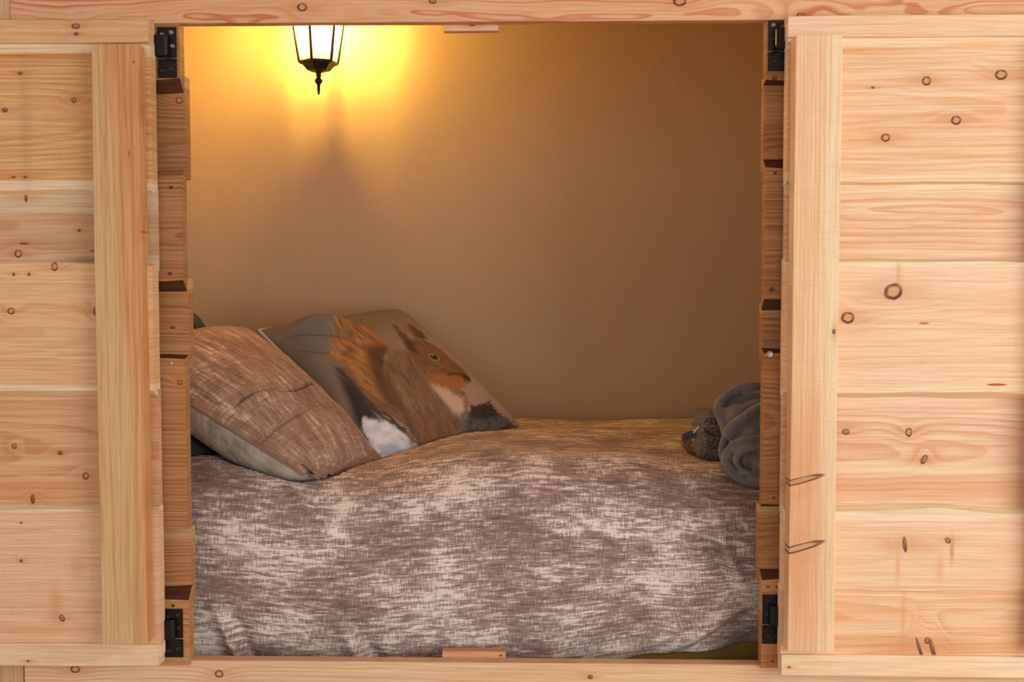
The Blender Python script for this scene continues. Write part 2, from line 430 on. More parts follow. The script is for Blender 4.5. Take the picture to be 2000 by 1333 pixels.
tag(t4, 'upright board end butting the bottom rail, far left', 'post', kind='structure')
M_LOW = wood('lower_wall_larch', 'X', (228, 190, 146), (200, 150, 104), half=0.2, freq=150, seed=22)
lw = tag(empty('wall_lower', (0, 0.03, 0)), 'timber wall below the bed opening', 'wall', kind='structure')
for z0, z1 in ((0.0, 0.2), (0.2, zbr-0.14)): board('plank', -1.45, 1.36, z0, z1, 0.02, 0.05, M_LOW, lw, n=4)
uw = tag(empty('wall_upper', (0, 0.03, 2)), 'timber wall above the bed opening', 'wall', kind='structure')
for z0, z1 in ((ztr+0.17, ztr+0.40), (ztr+0.40, 2.5)): board('plank', -1.45, 1.36, z0, z1, 0.0, 0.05, M_LOW, uw, n=4)

# ------------------------------------------------------------------ shutters folded back on the wall
SN, SF, SB, BT = -0.050, -0.032, -0.014, -0.086
def shutter(side, label, rows, battens, edge_px):
    xe = xpx(edge_px[0], edge_px[1], SN)
    xo = xe + side*0.60
    root = empty('shutter', (xe, SN, zpx(edge_px[0], 1290, SN)))
    tag(root, label, 'shutter', 'shutters folded open beside the bed')
    x0, x1 = min(xe, xo), max(xe, xo)
    rx = 120 if side < 0 else 1800
    for i, d in enumerate(rows):
        Y0 = {'n': SN, 'f': SF, 'm': -0.043}[d['l']]; Y1 = SB
        if d.get('edge'): Y1 = SB
        z1, z0 = zpx(d.get('rx', rx), d['y'][0], Y0), zpx(d.get('rx', rx), d['y'][1], Y0)
        ctr = ((x0+x1)/2, 0, (z0+z1)/2)
        stk = []
        for (px, py, lu, lv, sc, am) in d.get('streaks', ()):
            p = at(px, py, Y0); stk.append((p.x-ctr[0], p.z-ctr[2], lu*0.001, lv*0.001, sc, am))
        m = wood('shutter_larch', 'X', d.get('e', (238, 202, 158)), d.get('lt', (216, 156, 104)), d.get('s', (247, 231, 200)), d.get('sT', 0), d.get('sB', 0), (z1-z0)/2,
                 kpx(d.get('k', ()), ctr, Y0), d.get('f', 130), d.get('pv', 0), d.get('pw', .08), d.get('t', .03), d.get('c', .7), i*4.7+side*50+60,
                 d.get('b', .5), d.get('saw', .35), stk)
        jx = ((i*37) % 11 - 5)*.0003
        board('board', x0+jx, x1+jx, z0, z1, Y0, Y1, m, root, wav=d.get('w', .003), bevT=d.get('bT', 0), bevB=d.get('bB', 0), bd=d.get('bd', .014), n=24, seed=i*3.3+side*9,
              edge=WANE_PALE if d.get('pale', True) else None, slope=d.get('sl', (0, 0)), wl=d.get('wl', 0.3))
    for (pa, pb, ya, yb, e, lt, kn, sp, kw) in battens:
        xa, xb = xpx(pa, 666, BT), xpx(pb, 666, BT)
        za, zb = zpx((pa+pb)/2, yb, BT), zpx((pa+pb)/2, ya, BT)
        ctr = ((xa+xb)/2, 0, (za+zb)/2)
        m = wood('batten_larch', 'Z', e, lt, sp[0], sp[1], sp[2], (xb-xa)/2, kpx(kn, ctr, BT, True), seed=pa*0.01+3, **kw)
        board('batten', za, zb, xa, xb, BT, SN+0.001, m, root, wav=0.0012, n=14, seed=pa, vertical=True, wl=0.5)
    return root

shutter(-1, 'left shutter of wavy larch boards, upright batten with an orange streak', [
    dict(y=(38, 86), l='n', edge=1, e=(235, 191, 145), lt=(206, 146, 92), f=140, k=[(150, 51, 8, 5), (151, 66, 5, 3)], w=.0015, bB=.004, rx=200, c=.5, pale=False),
    dict(y=(82, 382), l='m', e=(235, 195, 143), lt=(206, 138, 78), sT=.026, sB=.03, f=150, b=.8, saw=.9, bT=0, bB=.010, k=[(145, 196, 5, 5), (10, 215, 6, 4), (40, 143, 5, 3), (50, 346, 4, 2), (27, 346, 4, 2)],
         streaks=[(60, 108, 150, 4, (200, 128, 56), .9), (50, 250, 12, 130, (168, 128, 88), .35)]),
    dict(y=(372, 530), l='f', e=(226, 191, 152), lt=(190, 138, 96), s=(226, 206, 172), sT=.045, sB=.03, f=70, c=.6, b=.9, k=[(35, 496, 7, 7), (50, 386, 3, 8), (47, 476, 9, 2), (179, 490, 3, 2), (154, 450, 3, 3)],
         streaks=[(170, 508, 60, 7, (120, 88, 60), .7), (120, 470, 90, 14, (176, 148, 112), .5)]),
    dict(y=(515, 774), l='n', e=(240, 203, 157), lt=(216, 156, 104), sB=.022, f=120, bB=.010, k=[(23, 608, 7, 6), (108, 521, 6, 8), (188, 608, 4, 8), (28, 536, 3, 3), (58, 536, 3, 3)], w=.006, c=.6),
    dict(y=(762, 1000), l='f', e=(230, 185, 140), lt=(198, 138, 92), f=100, t=.05, k=[(168, 930, 6, 7), (64, 975, 4, 9), (118, 885, 5, 4), (28, 872, 5, 5)], c=.8, streaks=[(60, 950, 200, 9, (206, 134, 84), .6)]) ,
    dict(y=(987, 1285), l='m', e=(242, 206, 167), lt=(220, 164, 116), sT=.014, sB=.02, f=150, bT=.009, k=[(120, 1208, 5, 7, .5), (40, 1022, 2, 2), (40, 1096, 3, 3)], saw=.9, w=.005, c=.6,
         streaks=[(108, 1180, 12, 32, (214, 146, 92), .7), (150, 1110, 14, 30, (222, 162, 112), .6), (60, 1230, 200, 10, (222, 156, 106), .5)]),
    dict(y=(1258, 1303), l='n', edge=1, e=(242, 215, 177), lt=(222, 178, 132), f=110, w=.002, rx=230, c=.5, k=[(56, 1292, 3, 2)], pale=False)],
    [(188, 278, 86, 1259, (224, 176, 122), (190, 116, 64), [(261, 121, 2, 2), (278, 452, 3, 6), (252, 300, 1, 6)], ((218, 188, 138), 0, .056), dict(sapslope=.057, freq=95, pv=-.10, pw=.05, tilt=.012, contrast=.75, blotch=.6)),
     (-290, -200, 86, 1259, (224, 182, 120), (196, 126, 66), [], ((222, 192, 132), .03, 0), dict(freq=110, pv=.1, pw=.05))], (291, 60))
shutter(1, 'right shutter of pale larch boards dotted with ring knots', [
    dict(y=(29, 72), l='n', edge=1, e=(245, 215, 181), lt=(226, 172, 120), f=120, c=.45, w=.001, rx=1700, sl=(.004, 0), pale=False),
    dict(y=(66, 362), l='m', e=(244, 213, 178), lt=(226, 166, 112), sT=.026, sB=.022, f=115, bB=.008, w=.005, c=.6, t=.05, pw=.06,
         k=[(1810, 158, 8, 8), (1956, 146, 11, 9), (1868, 235, 9, 8), (1730, 269, 8, 7), (1705, 171, 3, 2)],
         streaks=[(1680, 98, 120, 7, (226, 160, 96), .7), (1900, 90, 70, 7, (232, 172, 108), .6)]),
    dict(y=(352, 520), l='f', e=(243, 214, 181), lt=(222, 164, 118), s=(242, 226, 190), sT=.03, sB=.012, f=75, pv=.02, pw=.012, t=.085, c=.75),
    dict(y=(505, 775), l='n', e=(245, 217, 184), lt=(230, 178, 130), sT=.02, sB=.022, f=130, bB=.010, bT=.006, w=.006, c=.55,
         k=[(1746, 570, 17, 14, .35), (1657, 621, 12, 10)], streaks=[(1806, 632, 12, 2, (204, 104, 52), 1), (1948, 752, 22, 3, (196, 92, 46), 1), (1756, 535, 5, 28, (226, 164, 116), .7)]),
    dict(y=(762, 1004), l='f', e=(242, 210, 178), lt=(218, 158, 116), f=105, sB=.016, c=.75, t=.05, pw=.05,
         k=[(1805, 898, 5, 9, -.5), (1652, 844, 7, 5), (1775, 845, 6, 8)], streaks=[(1800, 918, 300, 12, (246, 226, 188), .8), (1800, 955, 300, 22, (226, 164, 116), .6)]),
    dict(y=(990, 1152), l='n', e=(245, 215, 182), lt=(228, 176, 126), sT=.024, f=110, bT=.007, w=.010, wl=.22, c=.55,
         k=[(1766, 1064, 4, 14, .12), (1850, 1056, 5, 6, .6)], streaks=[(1752, 1110, 5, 32, (226, 168, 118), .7), (1858, 1075, 4, 24, (196, 124, 76), .8), (1834, 1112, 8, 30, (226, 166, 116), .6)]),
    dict(y=(1147, 1290), l='m', e=(245, 214, 178), lt=(226, 166, 110), sT=.012, f=120, w=.002, c=.6, b=.7,
         k=[(1797, 1268, 3, 22, .32), (1822, 1268, 4, 20, .30), (1812, 1252, 5, 6)], streaks=[(1765, 1200, 5, 60, (230, 160, 100), .6), (1800, 1262, 250, 12, (224, 158, 98), .5), (1785, 1210, 9, 40, (240, 190, 150), .6)]),
    dict(y=(1281, 1322), l='n', edge=1, e=(247, 225, 189), lt=(230, 190, 142), f=100, c=.5, w=.0012, rx=1650, k=[(1541, 1304, 3, 2)], pale=False)],
    [(1546, 1637, 69, 1273, (245, 214, 176), (226, 172, 124), [(1560, 940, 46, 6, -.25), (1560, 1071, 46, 7, -.27), (1629, 648, 3, 5)], ((246, 226, 190), .03, 0),
      dict(freq=150, pv=.05, pw=.05, tilt=.01, contrast=.5, blotch=.8, saw=1.0)),
     (2034, 2124, 69, 1278, (242, 206, 160), (222, 162, 108), [], ((246, 226, 190), .03, 0), dict(freq=150, pv=.05, pw=.05, tilt=.01, contrast=.5))], (1541, 60))

# ------------------------------------------------------------------ hinges
M_BLACK = plain('black_enamel', (26, 25, 26), 0.42, 0.4, 0.2, 200, 0.05)
M_BRASS = plain('brass_pin', (196, 150, 40), 0.3, 0.9, 0.05, 200, 0)
def hinge(px, py, side, label, worn, brass=False):
    """plate on the wall boards, barrel and leaf that runs under the shutter edge"""
    p = at(px, py, -0.001)
    root = tag(empty('hinge', p), label, 'hinge', 'black shutter hinges')
    W, H = 0.0365, 0.097
    s = side
    def part(name, boxes, mat=M_BLACK, bev=.0008, par=None):
        bm = bmesh.new()
        for lo, hi in boxes:
            a = [min(lo[i]*(s if i == 0 else 1), hi[i]*(s if i == 0 else 1)) for i in range(3)]
            b = [max(lo[i]*(s if i == 0 else 1), hi[i]*(s if i == 0 else 1)) for i in range(3)]
            bm_box(bm, a, b, bev)
        return bm_obj(name, bm, mat, par or root)
    # local x runs away from the opening for s = +1 (right) / mirrored on the left
    up = part('upper_plate', [((-W/2, -.003, -.010), (W/2, 0, H/2))])
    lp = part('lower_plate', [((-W/2, -.003, -H/2), (W/2-.001, 0, -.0125))])
    bm = bmesh.new()
    bm_lathe(bm, [(.0, -.008), (.0078, -.008), (.0085, -.006), (.0085, .028), (.0078, .030), (0, .030)], 18, s*.002, -.0105)
    barrel = bm_obj('barrel', bm, M_BLACK, root)
    for pl in barrel.data.polygons: pl.use_smooth = False
    part('leaf', [((.002, -.0185, -.009), (.030, -.0155, .031))])
    bm = bmesh.new()
    pts = [(s*(-.014+.028*t), -.006-.008*math.sin(math.pi*t), -.0115-.0035*math.cos(math.pi*t*1.2)) for t in [i/10 for i in range(11)]]
    tube(bm, pts, .0022, 8); bm_obj('lip', bm, M_BLACK, root, smooth=True)
    if brass: part('pin', [((-.0085, -.0195, -.004), (-.0065, -.017, .026))], M_BRASS, .0004)
    for i, (x, z) in enumerate(((-.009, .038), (.009, .034), (-.011, .012), (-.008, -.031), (.010, -.035))):
        bm = bmesh.new()
        bm_lathe(bm, [(.0046, 0), (.0046, .0006), (.0036, .0016), (.002, .0010), (0, .0010)], 14)
        for v in bm.verts: v.co = Vector((v.co.x, -v.co.z-.003, v.co.y))
        bm_obj('screw', bm, M_SCREWW if i in worn else M_SCREWB, up if z > 0 else lp, (s*x, 0, z))
M_SCREWW = plain('worn_screw', (168, 156, 140), 0.4, 0.7, 0.2, 400, 0)
M_SCREWB = plain('dark_screw', (62, 62, 66), 0.4, 0.6, 0.2, 400, 0)
hinge(327, 103, -1, 'black hinge at the top of the left jamb', (0, 1, 2))
hinge(1519, 89, 1, 'black hinge at the top of the right jamb with a yellow sliver', (0, 1), True)
hinge(340, 1237, -1, 'black hinge at the bottom of the left jamb', ())
hinge(1507, 1210, 1, 'black hinge at the bottom of the right jamb', ())

# ------------------------------------------------------------------ door stops
def stop(x0, x1, y0, y1, Y, label, kn, col):
    a, b = at(x0, y1, Y), at(x1, y0, Y); ctr = ((a.x+b.x)/2, Y, (a.z+b.z)/2)
    m = wood('stop_larch', 'X', col[0], col[1], half=.01, freq=170, seed=x0*.01, contrast=.5, knots=kpx(kn, ctr, Y), saw=.1)
    o = board('door_stop', a.x, b.x, a.z, b.z, Y, Y+.022, m, None, n=6, bevT=.0, wav=.0006, seed=x0)
    tag(o, label, 'door stop', 'wooden shutter stops')
stop(866, 973, 30, 60, 0.0235, 'small wooden stop hanging under the middle of the top rail', [(922, 45, 8, 5)], ((240, 204, 166), (220, 160, 120)))
stop(864, 987, 1274, 1318, 0.0415, 'small wooden stop standing behind the middle of the bottom rail', [(978, 1281, 3, 2)], ((226, 178, 126), (204, 144, 92)))

# ------------------------------------------------------------------ duvet and bed base
CZ = CAM.z
XD0, XD1 = XL+0.012, XR-0.012
def sstep(a, b, x):
    t = np.clip((x-a)/(b-a), 0, 1); return t*t*(3-2*t)
def gauss(x, y, cx, cy, sx, sy, ang=0.0):
    ca, sa = math.cos(ang), math.sin(ang)
    a = (x-cx)*ca+(y-cy)*sa; b = -(x-cx)*sa+(y-cy)*ca
    return np.exp(-(a/sx)**2-(b/sy)**2)
NX, NY = 260, 190
def duvet_top(x, y):
    z = -0.371 + 0*x
    z = z - 0.028*gauss(x, y, -0.32, 0.28, 0.26, 0.26)            # pressed down by the pillow
    z = z - 0.012*gauss(x, y, 0.60, 0.30, 0.18, 0.20)
    z = z + 0.008*gauss(x, y, 0.12, 0.40, 0.30, 0.30)
    return z
def build_duvet():
    # profile parameter: arc length t from the back wall over the top, round the brow and down the front
    X = np.linspace(XD0, XD1, NX)
    Lt, rad = 0.70, 0.20
    prof = []
    y0 = 0.985; yb = y0-Lt
    for q in np.linspace(0, 1, 70): prof.append((y0-Lt*q, 0.0))
    a_, b_ = yb-0.108, 0.175
    for q in np.linspace(0, math.pi/2, 50)[1:]: prof.append((yb-a_*math.sin(q), -b_*(1-math.cos(q))))
    for q in np.linspace(0, 1, 72)[1:]: prof.append((0.108, -b_-0.33*q))
    prof = np.array(prof); seg = np.r_[0, np.cumsum(np.hypot(*np.diff(prof, axis=0).T))]
    T = seg
    V = np.zeros((len(T), NX, 3)); uvs = np.zeros((len(T), NX, 2))
    xx = np.broadcast_to(X, (len(T), NX)); py = prof[:, 0][:, None]; pz = prof[:, 1][:, None]; tt = T[:, None]
    zt = duvet_top(xx, np.maximum(py, 0.12)+0*xx)
    front = sstep(0.74, 0.98, tt)+0*xx                              # 0 on top, 1 on the front face
    # broad pillowy waves + wrinkles (height along the local normal)
    nz = np.zeros_like(xx); FA = 1.7
    for i in range(len(T)):
        for j in range(NX):
            p = Vector((xx[i, j]*3.0, T[i]*3.4, 0.7))
            nz[i, j] = 0.011*mnoise.noise(p) + 0.005*mnoise.noise(p*2.7)+0.0012*mnoise.noise(p*11)
    def fold(px, py_, L, W_, ang, amp):                             # px,py_ in (x, t)
        return amp*FA*gauss(xx, tt, px, py_, L, W_, ang)
    h = nz*1.3
    h = h + fold(-0.375, 0.86, .07, .013, 0.75, .010) - fold(-0.36, 0.885, .06, .012, 0.75, .007)
    h = h + fold(0.19, 0.90, .09, .016, 0.55, .010) - fold(0.215, 0.93, .08, .015, 0.55, .007)
    h = h + fold(0.02, 0.92, .10, .016, 0.65, .006)
    h = h + fold(-0.50, 1.22, .10, .014, 1.2, .014) - fold(-0.475, 1.22, .11, .014, 1.2, .010)
    h = h + fold(-0.235, 1.245, .09, .014, 1.12, .012) - fold(-0.205, 1.24, .09, .013, 1.12, .010)
    h = h - fold(0.49, 0.98, .10, .012, 1.25, .013) + fold(0.515, 0.98, .11, .014, 1.25, .013)
    h = h - fold(0.555, 0.92, .05, .010, -0.3, .010) + fold(0.54, 0.89, .06, .012, -0.3, .010)
    h = h + fold(0.36, 1.26, .12, .02, -0.5, .010) + fold(0.46, 1.24, .09, .016, -0.7, .012) - fold(0.49, 1.26, .07, .012, -0.7, .010)
    h = h + 0.008*np.sin(xx*46+np.sin(xx*9)*2)*sstep(1.22, 1.33, tt)     # gathers at the hem
    # hem: lower on the left, drawn up on the right
    hem = -0.445 + 0.052*sstep(0.12, 0.38, xx) + 0.034*sstep(0.38, 0.60, xx)
    scale = np.where(pz < -0.175, (hem+0.175+0*xx)/(-0.33), 1.0)
    pz2 = np.where(pz < -0.175, -0.175+(pz+0.175)*scale, pz+0*xx)
    V[..., 0] = xx
    V[..., 1] = py + 0*xx - h*front + 0.018*sstep(1.20, 1.36, tt)
    V[..., 2] = CZ + zt + pz2 + h*(1-front)
    lo = 0.061
    V[..., 1] = np.where(V[..., 1] < lo+0.015, lo + 0.015*np.exp((V[..., 1]-lo-0.015)/0.015), V[..., 1])
    uvs[..., 0] = xx+2; uvs[..., 1] = 1.6-tt+0*xx
    n, m_ = V.shape[:2]
    faces = [(i*m_+j, i*m_+j+1, (i+1)*m_+j+1, (i+1)*m_+j) for i in range(n-1) for j in range(m_-1)]
    me = bpy.data.meshes.new('duvet'); me.from_pydata(V.reshape(-1, 3).tolist(), [], faces)
    ul = me.uv_layers.new(name='UVMap'); U = uvs.reshape(-1, 2)
    li = np.zeros(len(me.loops), dtype=np.int32); me.loops.foreach_get('vertex_index', li)
    ul.data.foreach_set('uv', U[li].astype(np.float32).ravel())
    me.polygons.foreach_set('use_smooth', [True]*len(me.polygons))
    me.materials.append(linen('duvet_linen'))
    o = bpy.data.objects.new('duvet', me); C.objects.link(o)
    sm = o.modifiers.new('thick', 'SOLIDIFY'); sm.thickness = 0.012; sm.offset = 1.0
    return o, V
duvet, DV = build_duvet()
duvet.data.update()
if duvet.data.polygons[100].normal.z < 0: duvet.data.flip_normals()
duvet.modifiers['thick'].offset = -1.0
tag(duvet, 'mottled brown and cream duvet draped over the bed front', 'duvet')
bm = bmesh.new(); bc = Vector((0.12, 0.55, 0.5)); bm_box(bm, Vector((XL+.01, .15, 0.12))-bc, Vector((XR-.01, .985, CZ-.62))-bc, .004)
bb = bm_obj('bed_base', bm, plain('ochre_board', (178, 138, 60), .6, 0, .2, 12, .05), loc=bc)
tag(bb, 'ochre bed base glimpsed under the right end of the duvet hem', 'bed')
# legs-free box: a plinth below it carries it to the floor
bm = bmesh.new(); bm_box(bm, Vector((XL+.04, .2, 0))-bc, Vector((XR-.04, .98, .121))-bc); bm_obj('plinth', bm, M_LOW, bb)

# ------------------------------------------------------------------ pillows
def vnoise(x, y, seed=0):
    xi = np.floor(x).astype(np.int64); yi = np.floor(y).astype(np.int64); fx = x-xi; fy = y-yi
    def hsh(a, b):
        n = (a*374761393 + b*668265263 + seed*1442695) & 0x7fffffff
        n = ((n ^ (n >> 13))*1274126177) & 0x7fffffff
        return ((n ^ (n >> 16)) & 0xffff)/65535.0
    u = fx*fx*(3-2*fx); v = fy*fy*(3-2*fy)
    return (hsh(xi, yi)*(1-u)+hsh(xi+1, yi)*u)*(1-v)+(hsh(xi, yi+1)*(1-u)+hsh(xi+1, yi+1)*u)*v

def cushion(name, A, B, D, Cc, Tt, Tb, n, mats, extra=None, q=0.5, pin=0.03, size=(1, 1), swap=False):
    """A-B-D-C corners (u: A->B, v: A->C); Tt/Tb: bulge above/below"""
    A, B, D, Cc = [np.array(v) for v in (A, B, D, Cc)]
    nrm = np.cross(B-A, Cc-A); nrm /= np.linalg.norm(nrm)
    c = (A+B+D+Cc)/4
    if nrm @ (np.array(CAM)-c) < 0: nrm = -nrm
    g = np.linspace(0, 1, n+1)
    g = 0.5-0.5*np.cos(np.pi*g)*0.85-0.5*(1-2*g)*0.15
    U, Vv = np.meshgrid(g, g, indexing='ij')
    a = 2*U-1; b = 2*Vv-1
    # sides draw in between the corners
    U2 = 0.5+0.5*a*(1-pin*(1-b**2)); V2 = 0.5+0.5*b*(1-pin*(1-a**2))
    base = ((1-U2)*(1-V2))[..., None]*A+(U2*(1-V2))[..., None]*B+(U2*V2)[..., None]*D+((1-U2)*V2)[..., None]*Cc
    hgt = np.clip((1-np.abs(a)**2.3)*(1-np.abs(b)**2.3), 0, None)**q
    ex = extra(U, Vv) if extra else 0
    top = base+nrm*((Tt*hgt+ex*np.minimum(hgt*2, 1))[..., None])
    bot = base-nrm*((Tb*hgt)[..., None])
    cen = base.reshape(-1, 3).mean(0)
    N1 = n+1
    vid = np.arange(N1*N1).reshape(N1, N1)
    verts = [tuple(v) for v in (top.reshape(-1, 3)-cen)]
    bid = vid.copy(); k = len(verts)
    for i in range(N1):
        for j in range(N1):
            if 0 < i < n and 0 < j < n:
                bid[i, j] = k; k += 1; verts.append(tuple(bot[i, j]-cen))
    faces = []; mi = []; fuv = []
    for idx, m_i in ((vid, 0), (bid, 1)):
        for i in range(n):
            for j in range(n):
                f = (idx[i, j], idx[i+1, j], idx[i+1, j+1], idx[i, j+1])
                faces.append(tuple(int(z) for z in f)); mi.append(m_i)
                fuv.append([(g[i]*size[0], g[j]*size[1]), (g[i+1]*size[0], g[j]*size[1]), (g[i+1]*size[0], g[j+1]*size[1]), (g[i]*size[0], g[j+1]*size[1])])
    if swap: fuv = [[(b_, a_) for a_, b_ in f] for f in fuv]
    me = bpy.data.meshes.new(name); me.from_pydata(verts, [], faces)
    ul = me.uv_layers.new(name='UVMap')
    ul.data.foreach_set('uv', np.array(fuv, dtype=np.float32).ravel())
    me.polygons.foreach_set('material_index', mi); me.polygons.foreach_set('use_smooth', [True]*len(faces))
    for m_ in mats: me.materials.append(m_)
    bmm = bmesh.new(); bmm.from_mesh(me); bmesh.ops.recalc_face_normals(bmm, faces=bmm.faces); bmm.to_mesh(me); bmm.free()
    o = bpy.data.objects.new(name, me); C.objects.link(o); o.location = cen
    ring = [base[i, 0]-cen for i in range(n)]+[base[n, j]-cen for j in range(n)]+[base[n-i, n]-cen for i in range(n)]+[base[0, n-j]-cen for j in range(n)]
    return o, ring, (U, Vv), hgt, N1

def cloth_plain(name, col, crease=0.3, var=0.35):
    k = NT(name); p = k.obj()
    n = k.noise(p, 26, 4.0); n2 = k.noise(p, 90, 3.0)
    k.set(k.b.inputs['Base Color'], k.mix(k.mul(k.step(n, .3, .7), var), lin(col), lin([c*0.62 for c in col])))
    k.b.inputs['Roughness'].default_value = .8; k.b.inputs['Sheen Weight'].default_value = .1
    k.set(k.b.inputs['Normal'], k.bump(n, crease, .012, k.bump(n2, .2, .002)))
    return k.m

A = at(592, 928, 0.17); B = at(738, 893, 0.42); D = at(478, 640, 0.47); Cq = at(205, 682, 0.24)
def pil_ex(U, V):
    e = 0.010*(vnoise(U*4, V*5, 3)-.5)+0.004*(vnoise(U*11, V*12, 5)-.5)
    d = V-(0.40+0.02*np.sin(U*9)) ; e -= 0.016*np.exp(-(d/0.008)**2)*sstep(0.02, .15, U)*(1-sstep(.72, .9, U))   # the fold across the case
    e += 0.007*np.exp(-((d+0.03)/0.025)**2)*sstep(0.02, .15, U)*(1-sstep(.72, .9, U))
    d2 = V-(0.22+0.10*U); e -= 0.010*np.exp(-(d2/0.010)**2)*(1-sstep(.35, .6, U))
    return e
M_PIL = linen('pillow_linen', (128, 98, 84), (178, 146, 124), (226, 204, 182), seed=5.5, amount=-0.03)
M_PILB = cloth_plain('pillow_underside', (196, 192, 178), .8, .5)
pil, ring, _, ptop, _ = cushion('pillow', A, B, D, Cq, 0.075, 0.125, 150, [M_PIL, M_PILB], pil_ex, q=.5, pin=-0.02, size=(.36, .52), swap=True)
tag(pil, 'mottled brown pillow leaning at the left end of the bed', 'pillow')
bm = bmesh.new(); tube(bm, [Vector(r) for r in ring], .0028, 6, closed=True); bm_obj('seam', bm, M_PIL, pil, smooth=True)
# the open hem of the pillowcase: a frilled double edge along A-B
hv = []; hf = []; nseg = 60
for i in range(nseg+1):
    t = 0.02+0.96*i/nseg
    p = np.array(A)*(1-t)+np.array(B)*t - np.array(pil.location)
    dn = np.array(A)-np.array(Cq); dn = dn/np.linalg.norm(dn)
    wv = 0.005*math.sin(t*70)+0.003*math.sin(t*31+1)
    for k_, (o1, o2) in enumerate(((-.01, .012), (.010, .006+wv), (.026, .001+wv), (.010, -.004+wv), (-.01, -.004))):
        hv.append(p+dn*o1+np.array((0, 0, 1))*(o2+.004))
for i in range(nseg):
    for k_ in range(5):
        hf.append((i*5+k_, i*5+(k_+1) % 5, (i+1)*5+(k_+1) % 5, (i+1)*5+k_))
mesh_obj('open_hem', hv, hf, M_PIL, None, smooth=True).parent = pil

# printed cushion -----------------------------------------------------
L_ = (505, 646); BL = (742, 898); RB = (1027, 845); T_ = (780, 604)
cA, cB, cD, cC = at(*BL, 0.42), at(*RB, 0.74), at(*T_, 0.93), at(*L_, 0.60)
def homog(src, dst):
    Aq = []; bq = []
    for (x, y), (u, v) in zip(src, dst):
        Aq += [[x, y, 1, 0, 0, 0, -u*x, -u*y], [0, 0, 0, x, y, 1, -v*x, -v*y]]; bq += [u, v]
    return np.append(np.linalg.solve(np.array(Aq, float), np.array(bq, float)), 1).reshape(3, 3)
# the print's own flat drawing (any drawing units will do): corners of the sheet -> unit square
SHEET = homog([(0, 0), (1, 0), (1, 1), (0, 1)], [BL, RB, T_, L_])

def poly_sd(x, y, P):
    P = np.array(P, float); d = np.full(x.shape, 1e9); ins = np.zeros(x.shape, bool)
    for i in range(len(P)):
        a = P[i]; b = P[(i+1) % len(P)]; e = b-a
        t = np.clip(((x-a[0])*e[0]+(y-a[1])*e[1])/(e@e), 0, 1)
        d = np.minimum(d, np.hypot(x-a[0]-t*e[0], y-a[1]-t*e[1]))
        c1 = (a[1] <= y) & (b[1] > y); c2 = (a[1] > y) & (b[1] <= y)
        cr = e[0]*(y-a[1])-e[1]*(x-a[0])
        ins ^= (c1 & (cr > 0)) | (c2 & (cr < 0))
    return np.where(ins, d, -d)

